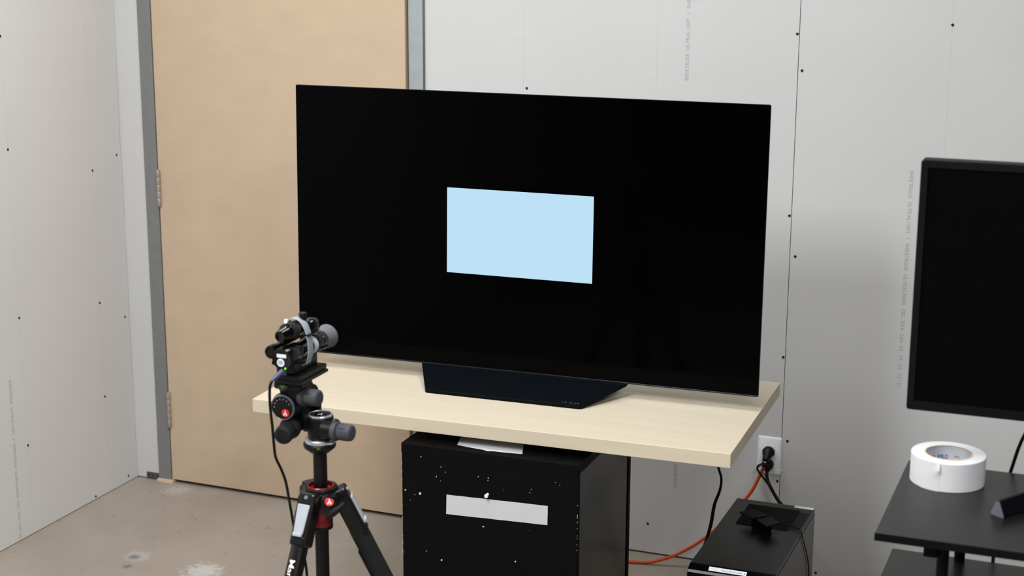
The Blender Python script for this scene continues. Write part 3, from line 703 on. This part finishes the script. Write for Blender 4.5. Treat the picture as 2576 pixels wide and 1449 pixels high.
# labels and lamp on the rear cap
obj('rear_label', bx(AX - 11.5, AX + 7.5, -70.9, -70.6, AZ + 2.5, AZ + 9), M_['label'], body)
obj('round_label', lat([(0, 0.35), (7.6, 0.35), (7.6, 0)], (AX - 4.0, -70.5, AZ - 7.0), (0, -1, 0), 28, close=False), M_['label'], body)
bm = bmesh.new()
for k in range(3):
    for s in range(4): bx(AX - 8.6 + s * 2.4, AX - 6.8 + s * 2.4, -71.1, -70.95, AZ - 4.8 - k * 2.4, AZ - 3.7 - k * 2.4, bm)
obj('round_label_print', bm, M_['usbblue'], body)
obj('indicator_lamp', lat([(1.9, 0), (1.8, 0.8), (0, 1.2)], (AX + 5.0, -70.4, AZ - 17.6 + 0.5), (0, -1, 0), 16, close=False), M_['led'], body, True)
# upper strapped tube (sighting camera) with rear eyecup
obj('upper_tube', lat([(0, 4), (6, 4), (7.2, 1), (9.6, 0), (10.6, 1.5), (12.6, 18), (14.2, 21), (16.8, 22), (17.2, 24), (17.2, 62), (15, 66), (13, 90), (0, 90)], (-43, -62, 219.5), (0.06, 1, 0.0), 36, close=False), M_['blkgloss'], sco, True)
obj('upper_band', lat([(16, 24.5), (18.0, 25), (18.0, 40), (16, 41)], (-43, -62, 219.5), (0.06, 1, 0.0), 36), M_['rubberdk'], sco, True)
obj('upper_head', lat([(11, 0), (14.5, 2), (15.5, 6), (15.5, 18), (13.5, 24), (8, 27), (0, 28)], (-33, 22, 216), (0.12, 1, 0.1), 30, close=False), M_['blkgloss'], sco, True)
obj('turret', lat([(0, 8), (7.2, 8.0), (7.2, -4), (6.6, -6), (6.6, -24), (9, -30)], (-33, 8, 240), (0, 0, 1), 26, close=False), M_['blk'], sco, True)
obj('turret_cap', lat([(0, 8.9), (6.8, 8.9), (7.4, 8.0), (7.4, 4)], (-33, 8, 240), (0, 0, 1), 26, close=False), M_['blk'], sco, True)
# left strapped tube
obj('side_tube', lat([(0, 2.5), (8, 2.5), (9.8, 0), (12.2, 0.5), (12.8, 3), (12.8, 16), (11, 18), (11, 60), (0, 60)], (-60, -66, 189), (0.0, 1, 0.02), 32, close=False), M_['blkgloss'], sco, True)
# braided strap round everything
loop = []
for i in range(25):
    a = 2 * math.pi * i / 24
    loop.append((a,))
sp_pts = [(-15, 160), (-11, 178), (-13, 200), (-20, 222), (-32, 236.5), (-45, 239), (-57, 232), (-63, 216), (-70, 205), (-75, 190), (-71, 174), (-60, 162), (-40, 156.5), (-24, 156.5)]
bm = bmesh.new(); C = catmull([Vector((x, 0, z)) for x, z in sp_pts + sp_pts[:1]], 6); rows = []
cx_, cz_ = -43, 198
for c in C:
    n = Vector((c.x - cx_, 0, c.z - cz_)).normalized()
    ya = -5 + 0.10 * (c.z - 198)
    rows.append([bm.verts.new(L(c.x + n.x * t, ya + w, c.z + n.z * t)) for w, t in ((-9, 0), (-9, 1.3), (-5, 2.0), (0, 1.5), (5, 2.0), (9, 1.3), (9, 0))])
for A, B in zip(rows, rows[1:]):
    for i in range(6): bm.faces.new((A[i], A[i + 1], B[i + 1], B[i]))
    bm.faces.new((A[6], A[0], B[0], B[6]))
stp = obj('strap', bm, M_['strap'], sco, True)
obj('strap_keeper', bx(-17.5, -10, -13, 4, 211, 213.5), M_['blk'], stp)
bm = lat([(0, 11), (3.4, 10), (4.0, 7), (3.0, 5.8), (4.0, 4.4), (3.4, 0), (4.2, -5), (3.4, -14)], (-53, -18, 230), (-0.05, 0, 1), 14, close=False)
obj('strap_buckle', bm, M_['clear'], stp, True)
obj('clamp_screw', lat([(0, 5), (4, 5), (4.2, 0)], (-59, -52, 166), (-1, 0, 0), 14, close=False), M_['blk'], sco, True)

# USB lead from the scope, hanging down beside the tripod
usb = thing('usb_cable', 'thin black cable hanging from the scope down beside the tripod', 'cable', tuple(L(-37, -75, 155)))
pl = obj('plug', lathe([(0.0052, 0), (0.0052, 0.010), (0.0044, 0.018), (0.0032, 0.026), (0.0026, 0.030)], L(-33, -71, 158.5), (-0.32, -0.72, -0.42), 14), M_['usbblue'], usb, True)
obj('lead', tube([L(-42, -91, 147), L(-46, -96, 134), L(-47.5, -95, 100), L(-46, -92, 60), L(-47, -86, 20), L(-49, -78, -5), L(-46, -64, -33), L(-46, -50, -60), L(-52, -32, -90), L(-62, -5, -135), L(-63, 12, -190), L(-57, 26, -225), L(-54, 36, -285), L(-56, 40, -400), L(-70, 30, -700), L(-90, 10, -925), L(-160, -30, -940.5), L(-300, -40, -941)], 0.0026, 10, 6), M_['cable'], usb, True)

# ================================================================== OUTLET AND CORDS
out = thing('wall_outlet', 'white duplex wall outlet plate beside the open drywall joint', 'outlet', (2.2, 0, 0.3635))
pts = rrect(2.2 - 0.035, 2.2 + 0.035, 0.3635 - 0.057, 0.3635 + 0.057, 0.003)
bm = bmesh.new()
A = [bm.verts.new((x, -0.0002, z)) for x, z in pts]; B = [bm.verts.new((2.2 + (x - 2.2) * 0.985, -0.0035, 0.3635 + (z - 0.3635) * 0.988)) for x, z in pts]; C = [bm.verts.new((2.2 + (x - 2.2) * 0.88, -0.006, 0.3635 + (z - 0.3635) * 0.925)) for x, z in pts]
for P, Q in ((A, B), (B, C)):
    for i in range(len(P)): bm.faces.new((P[i], P[(i + 1) % len(P)], Q[(i + 1) % len(P)], Q[i]))
bm.faces.new(C); bm.faces.new(A[::-1])
obj('cover_plate', bm, M_['white_plastic'], out, True)
for dz in (0.0195, -0.0195):
    r = obj('receptacle', prism([(2.2 + 0.0165 * math.cos(t) , 0.3635 + dz + max(-0.0135, min(0.0135, 0.0175 * math.sin(t)))) for t in [i * math.pi / 12 for i in range(24)]], 1, -0.0078, -0.004), M_['white_plastic'], out, bevel=0.0006)
    for sx in (-0.0063, 0.0063): obj('slot', box(2.2 + sx - 0.001, 2.2 + sx + 0.001, -0.00805, -0.0076, 0.3635 + dz - 0.001, 0.3635 + dz + 0.0065), M_['screw'], r)
obj('center_screw', lathe([(0.0028, 0), (0.0024, 0.0012), (0, 0.0014)], (2.2, -0.006, 0.3635), (0, -1, 0), 14, close=False), M_['white_plastic'], out, True)
bits = obj('plaster_crumb', lathe([(0.0, -0.002), (0.0022, 0), (0.0018, 0.003), (0, 0.005)], (2.2355, -0.0012, 0.320), (0.3, -0.2, 1), 8, close=False), M_['white_plastic'], wall_back, True)

ext = thing('extension_cord', 'orange extension cord dropping from the outlet and running behind the box', 'cord', (2.199, -0.008, 0.383))
obj('plug', lathe([(0.0, -0.0001), (0.0145, 0.0), (0.0168, 0.004), (0.0168, 0.015), (0.0140, 0.020), (0.0128, 0.031), (0.0108, 0.034), (0.0108, 0.042), (0.0075, 0.046)], (2.2, -0.0081, 0.384), (-0.04, -0.80, -0.55), 20, close=True), M_['blk'], ext, True)
obj('plug_wings', box(2.1825, 2.2175, -0.024, -0.0085, 0.370, 0.387), M_['blk'], ext, bevel=0.003)
obj('tag', lathe([(0.0056, 0), (0.0056, 0.0165)], (2.1975, -0.041, 0.360), (-0.25, -0.15, -1), 14), M_['orangelt'], ext, True)
obj('cable', tube([(2.198, -0.040, 0.362), (2.1935, -0.044, 0.340), (2.184, -0.045, 0.315), (2.164, -0.042, 0.268), (2.142, -0.04, 0.233), (2.099, -0.05, 0.175), (2.049, -0.06, 0.122), (1.999, -0.07, 0.078), (1.946, -0.075, 0.042), (1.897, -0.078, 0.018), (1.862, -0.083, 0.0075), (1.808, -0.095, 0.0055), (1.70, -0.12, 0.0055), (1.55, -0.16, 0.0055), (1.42, -0.18, 0.0055), (1.30, -0.15, 0.0055)], 0.0048, 12, 6), M_['orange'], ext, True)

pcord = thing('power_cord', 'black power cord in the lower socket with a dangling cable tie', 'cord', (2.2, -0.008, 0.344))
obj('plug', lathe([(0.0, -0.0001), (0.0140, 0.0), (0.0165, 0.005), (0.0155, 0.016), (0.011, 0.024), (0.0075, 0.032)], (2.2, -0.0081, 0.344), (0.05, -0.85, -0.45), 20), M_['blk'], pcord, True)
obj('cable', tube([(2.2015, -0.033, 0.331), (2.2035, -0.045, 0.318), (2.208, -0.052, 0.305), (2.219, -0.06, 0.288), (2.242, -0.07, 0.258), (2.272, -0.09, 0.232), (2.31, -0.16, 0.19), (2.34, -0.32, 0.17), (2.35, -0.46, 0.20), (2.35, -0.601, 0.22)], 0.0050, 12, 6), M_['cable'], pcord, True)
tie = obj('cable_tie', tube([(2.205, -0.046, 0.350), (2.192, -0.053, 0.3515), (2.180, -0.057, 0.346), (2.178, -0.058, 0.337), (2.186, -0.060, 0.326), (2.200, -0.062, 0.311), (2.214, -0.062, 0.293), (2.227, -0.060, 0.276), (2.233, -0.058, 0.268)], lambda t: 0.0074 - 0.0032 * min(1, max(0, (t - 0.66) * 5)) + (0.0018 if t > 0.93 else 0), 8, 6, flat=0.4), M_['cable'], pcord, True)
obj('tie_band', lathe([(0.0075, -0.006), (0.0092, -0.0055), (0.0092, 0.0055), (0.0075, 0.006)], (2.1955, -0.044, 0.3485), (-0.25, -0.15, -1), 16), M_['cable'], pcord, True)

tag(obj('television_cable', tube([(2.02, -0.62, 0.86), (2.10, -0.535, 0.80), (2.145, -0.475, 0.735), (2.150, -0.462, 0.60), (2.154, -0.460, 0.50), (2.161, -0.46, 0.469), (2.1695, -0.46, 0.440), (2.166, -0.46, 0.406), (2.153, -0.46, 0.364), (2.145, -0.46, 0.307), (2.130, -0.46, 0.247), (2.105, -0.46, 0.18), (2.07, -0.45, 0.09), (2.06, -0.42, 0.02), (2.04, -0.36, 0.0035), (1.9, -0.25, 0.0035)], lambda t: 0.0034 + 0.0016 * math.exp(-((t - 0.58) / 0.10) ** 2), 10, 6, flat=1.0), M_['cable'], None, True, origin=(1.9, -0.25, 0)), 'black cable hanging straight down behind the table edge to the floor', 'cable')

# ================================================================== PC TOWER
pc = thing('computer_tower', 'glossy black computer tower standing on the floor below the outlet', 'computer', (2.35, -0.84, 0))
PX0, PX1, PY0, PY1, PZ = 2.2495, 2.4485, -1.062, -0.6115, 0.45
obj('case_body', box(PX0, PX1 - 0.0015, PY0, PY1, 0.012, PZ - 0.001), M_['pc'], pc, bevel=0.0015)
obj('top_panel', box(PX0 - 0.0005, PX1, PY0, PY1 + 0.0005, PZ - 0.012, PZ), M_['pc'], pc, bevel=0.0012)
obj('side_panel', box(PX1 - 0.0015, PX1 + 0.0008, PY0 + 0.001, PY1, 0.016, PZ - 0.0135), M_['pcside'], pc, bevel=0.0005)
for x in (PX0 + 0.025, PX1 - 0.025):
    for y in (PY0 + 0.04, PY1 - 0.04): obj('foot', lathe([(0.014, 0), (0.016, 0.004), (0.015, 0.012)], (x, y, 0), n=16), M_['rubberdk'], pc, True)
bz = obj('front_bezel', prism([(PY0 - 0.0015, PZ - 0.001), (PY0 - 0.004, PZ - 0.0015), (PY0 - 0.022, PZ - 0.0085), (PY0 - 0.026, PZ - 0.0135), (PY0 - 0.036, 0.30), (PY0 - 0.036, 0.012), (PY0 - 0.0015, 0.012)], 0, PX0 - 0.001, PX1 + 0.001), M_['pcgloss'], pc, bevel=0.0005)
# label on the slanting top of the bezel
sl = Vector((0, -0.018, -0.007)).normalized(); nn = Vector((0, -0.007, 0.018)).normalized()
bm = bmesh.new(); c0 = Vector((2.2955, PY0 - 0.0055, PZ - 0.0021))
for t in (0.0004, 0.0001):
    bm.faces.new([bm.verts.new(c0 + Vector((x, 0, 0)) + sl * s + nn * t) for x, s in ((0, 0), (0.088, 0.0005), (0.0885, 0.0135), (0.0005, 0.013))])
lb = obj('name_label', bm, M_['label'], pc)
obj('label_print', lettering('Test-2(TestPC-2', 0.0037, 0.0042, c0 + Vector((0.030, 0, 0)) + sl * 0.0095 + nn * 0.0005, (1, 0, 0), -sl, 0.0002), M_['ink'], lb)
bm = prism(rrect(2.2875, 2.4185, -0.790, -0.642, 0.007), 2, PZ - 0.0004, PZ + 0.0006)
obj('vent_mesh', bm, M_['mesh'], pc)
obj('dust_patch', prism(rrect(2.4190, 2.4435, -0.775, -0.655, 0.002), 2, PZ - 0.0004, PZ + 0.0004), M_['pad'], pc)
tag(obj('paper_label', box(2.3985, 2.4475, -0.6262, -0.6112, PZ, PZ + 0.0006), M_['label'], pc), 'white paper label on the rear top edge')
# two square pads of an aerial on the tower's lid
ant = thing('twin_aerial', 'two black square aerial pads lying on the computer tower', 'aerial', (2.35, -0.79, PZ))
def pad(cs, zs):
    bm = bmesh.new()
    A = [bm.verts.new((x, y, z)) for (x, y), z in zip(cs, zs)]; B = [bm.verts.new((x, y, z - 0.0045)) for (x, y), z in zip(cs, zs)]
    bm.faces.new(A); bm.faces.new(B[::-1])
    for i in range(4): bm.faces.new((A[i], A[(i + 1) % 4], B[(i + 1) % 4], B[i]))
    return bm
obj('pad', pad([(2.294, -0.776), (2.323, -0.744), (2.366, -0.776), (2.332, -0.806)], (0.478, 0.478, 0.478, 0.478)), M_['pad'], ant, bevel=0.0008)
obj('pad', pad([(2.345, -0.811), (2.373, -0.779), (2.402, -0.813), (2.377, -0.845)], (0.478, 0.478, 0.478, 0.478)), M_['pad'], ant, bevel=0.0008)
obj('aerial_base', prism([(2.325, -0.778), (2.340, -0.765), (2.382, -0.806), (2.368, -0.820)], 2, PZ + 0.0007, 0.4735), M_['blk'], ant, bevel=0.001)
obj('lead', tube([(2.375, -0.80, 0.462), (2.392, -0.775, 0.458), (2.412, -0.766, 0.456), (2.432, -0.770, 0.4555), (2.447, -0.784, 0.4535), (2.4525, -0.785, 0.440), (2.4525, -0.745, 0.40), (2.4525, -0.709, 0.362), (2.4525, -0.676, 0.310), (2.4525, -0.662, 0.24), (2.4525, -0.66, 0.05), (2.47, -0.65, 0.003), (2.55, -0.5, 0.003)], 0.0016, 8, 6), M_['cable'], ant, True)

# ================================================================== BLACK STAND, MONITOR, TAPE ROLL
std = thing('display_stand', 'black two-tier stand with woodgrain shelf boards beside the wall', 'stand', (3.17, -1.81, 0))
TZ = 0.95
obj('top_board', box(2.7935, 3.55, -2.0005, -1.6245, TZ - 0.0135, TZ), M_['shelf'], std, bevel=0.001)
bm = box(2.793, 3.5505, -2.0012, -2.0005, TZ - 0.0135, TZ - 0.0008); obj('edge_strip', bm, M_['shelfedge'], std)
obj('lower_shelf', box(2.775, 3.55, -1.930, -1.630, 0.7665, 0.78), M_['shelf'], std, bevel=0.001)
obj('lower_shelf', box(2.775, 3.55, -1.930, -1.630, 0.1165, 0.13), M_['shelf'], std, bevel=0.001)
for x in (2.8955, 3.447):
    for y in (-1.945, -1.645):
        obj('post', lathe([(0.0095, 0.012), (0.0095, TZ - 0.0138)], (x, y, 0), n=20), M_['shelfedge'], std, True)
        obj('post_foot', lathe([(0.016, 0), (0.018, 0.004), (0.016, 0.012), (0.0095, 0.014)], (x, y, 0), n=18), M_['shelfedge'], std, True)
obj('bracket', box(2.8655, 2.887, -1.958, -1.660, 0.9035, TZ - 0.0137), M_['shelfedge'], std, bevel=0.002)
obj('bracket', box(3.456, 3.478, -1.958, -1.660, 0.9035, TZ - 0.0137), M_['shelfedge'], std, bevel=0.002)

mon = thing('monitor', 'black computer monitor with dark blank screen on the black stand', 'monitor', (3.168, -1.74, TZ))
mx0, mx1, mz0, mz1, my = 2.8050, 3.531, 1.0985, 1.5215, -1.80
MM = Matrix.Translation((mx0, my, 0)) @ Matrix.Rotation(0.012, 4, 'Z') @ Matrix.Translation((-mx0, -my, 0))
pts = rrect(mx0, mx1, mz0, mz1, 0.005); inn = rrect(mx0 + 0.0115, mx1 - 0.0115, mz0 + 0.0165, mz1 - 0.0125, 0.0005)
bm = bmesh.new()
A = [bm.verts.new((x, my + 0.030, z)) for x, z in pts]; B = [bm.verts.new((x, my + 0.0015, z)) for x, z in pts]; B2 = [bm.verts.new((x + (0.0015 if x < 3.1 else -0.0015), my, z + (0.0015 if z < 1.3 else -0.0015))) for x, z in pts]
C = [bm.verts.new((x, my, z)) for x, z in inn]; D_ = [bm.verts.new((x, my + 0.005, z)) for x, z in inn]
for P, Q in ((A, B), (B, B2), (B2, C), (C, D_)):
    for i in range(len(P)): bm.faces.new((P[i], P[(i + 1) % len(P)], Q[(i + 1) % len(P)], Q[i]))
bm.faces.new(A[::-1])
obj('bezel', bm, M_['bezel'], mon, M=MM.copy())
obj('screen', box(mx0 + 0.0105, mx1 - 0.0105, my + 0.0028, my + 0.006, mz0 + 0.0155, mz1 - 0.0115), M_['mscreen'], mon, M=MM.copy())
obj('rear_housing', prism([(mx0 + 0.06, mz0 + 0.05), (mx1 - 0.06, mz0 + 0.05), (mx1 - 0.10, mz1 - 0.07), (mx0 + 0.10, mz1 - 0.07)], 1, my + 0.030, my + 0.055), M_['bezel'], mon, M=MM.copy(), bevel=0.008)
obj('stand_neck', prism([(-1.745, 1.30), (-1.725, 1.30), (-1.690, TZ + 0.01), (-1.715, TZ + 0.01)], 0, 3.138, 3.198), M_['bezel'], mon, bevel=0.003)
def vleg(sgn):
    C = catmull([(3.168 + sgn * a, b, 0) for a, b in ((0.200, -1.853), (0.178, -1.822), (0.140, -1.776), (0.085, -1.732), (0.02, -1.706), (-0.005, -1.700))], 5)
    bm = bmesh.new(); rows = []
    for i, c in enumerate(C):
        t = (C[min(i + 1, len(C) - 1)] - C[max(0, i - 1)]).normalized(); s = Vector((t.y, -t.x, 0))
        hgt = 0.026 + 0.004 * min(1, i / 10)
        rows.append([bm.verts.new(c + s * a + Vector((0, 0, TZ + z))) for a, z in ((-0.013, 0.0), (0.013, 0.0), (0.013, 0.004), (0.003, hgt), (-0.003, hgt), (-0.013, 0.004))])
    for A, B in zip(rows, rows[1:]):
        for i in range(6): bm.faces.new((A[i], A[(i + 1) % 6], B[(i + 1) % 6], B[i]))
    bm.faces.new(rows[0][::-1]); bm.faces.new(rows[-1])
    cap = bmesh.new(); t = (C[1] - C[0]).normalized()
    cap.faces.new([cap.verts.new(v.co - t * 0.0006) for v in rows[0]])
    return bm, cap
for sgn in (-1, 1):
    b1, b2 = vleg(sgn)
    f = obj('stand_foot', b1, M_['bezel'], mon, bevel=0.001); tag(obj('foot_end', b2, M_['footend'], f), 'light grey end face')
tag(obj('monitor_cable', tube([(3.10, -1.72, 1.16), (3.03, -1.66, 1.10), (2.988, -1.612, 1.018), (2.969, -1.604, 0.945), (2.955, -1.598, 0.88), (2.95, -1.595, 0.70), (2.96, -1.58, 0.3), (2.99, -1.56, 0.02), (3.05, -1.50, 0.0035), (3.3, -1.3, 0.0035)], 0.0032, 10, 6), M_['cable'], None, True, origin=(3.3, -1.3, 0)), 'thin black cable running from the monitor down behind the stand', 'cable')

tr = thing('tape_roll', 'roll of white cloth tape lying on the black stand', 'tape', (2.8705, -1.7085, TZ))
TC, TR, TRI, THT = (2.8705, -1.7085, TZ), 0.0632, 0.0418, 0.0505
obj('tape_winding', lathe([(TRI, 0.0), (TR - 0.0006, 0.0), (TR, 0.0006), (TR, THT - 0.0008), (TR - 0.0008, THT), (TRI, THT)], TC, n=72, close=False), M_['gaff'], tr, True)
obj('core', lathe([(0.0388, 0.0), (TRI, 0.0), (TRI, THT + 0.0003), (0.0388, THT + 0.0003)], TC, n=64, close=False), M_['core_card'], tr, True)
ci = obj('core_liner', lathe([(0.0388, 0.0), (0.0387, 0.0), (0.0387, THT - 0.0004), (0.0388, THT - 0.0004)], TC, n=64, close=False), M_['core_in'], tr, True)
# loose end of the tape with a turned-up corner
bm = bmesh.new(); rows = []
view = math.atan2(-4.463 + 1.7085, 3.136 - 2.8705)
for i in range(13):
    a = view - 0.20 - 0.55 * (1 - i / 12)
    r = []
    for j in range(9):
        z = THT * j / 8
        lift = 0.0004
        e = i / 12; k = max(0, e - 0.45) / 0.55; q = max(0, 1 - abs(j / 8 - 0.78 + 0.25 * (1 - k)) / 0.2)
        lift += 0.0050 * k * k * q
        r.append(bm.verts.new(Vector(TC) + Vector((math.cos(a) * (TR + lift), math.sin(a) * (TR + lift), z * 0.996 + 0.0001))))
    rows.append(r)
for A, B in zip(rows, rows[1:]):
    for j in range(8): bm.faces.new((A[j], A[j + 1], B[j + 1], B[j]))
fl = obj('loose_end', bm, M_['gaff'], tr, True)
# printing inside the core
def core_print(text, a0, z, pitch, hgt, mm):
    bm = bmesh.new(); R_ = 0.0384
    for i, ch in enumerate(text):
        if ch == ' ': continue
        V, Fs = glyph(ch); xs = [v.x for v in V]; w = max(xs) - min(xs); hs = hgt / 0.7; sx = min(hs, pitch * 0.88 / w); c = (max(xs) + min(xs)) / 2
        vs = []
        for v in V:
            a = a0 - (pitch * i + (v.x - c) * sx) / R_
            vs.append(bm.verts.new(Vector(TC) + Vector((R_ * math.cos(a), R_ * math.sin(a), z + v.y * hs))))
        for f in Fs:
            try: bm.faces.new([vs[k] for k in f])
            except ValueError: pass
    return obj('core_print', bm, mm, ci)
far = view + math.pi
core_print('PRO', far + 0.42, 0.026, 0.0062, 0.0085, M_['blue'])
core_print('GAFF', far + 1.16, 0.026, 0.0062, 0.0075, M_['ink'])
core_print('PRO', far - 0.30, 0.031, 0.003, 0.003, M_['ink'])
core_print('*', far - 0.48, 0.020, 0.006, 0.008, M_['redink'])
core_print('USA', far - 0.62, 0.022, 0.0062, 0.007, M_['ink'])
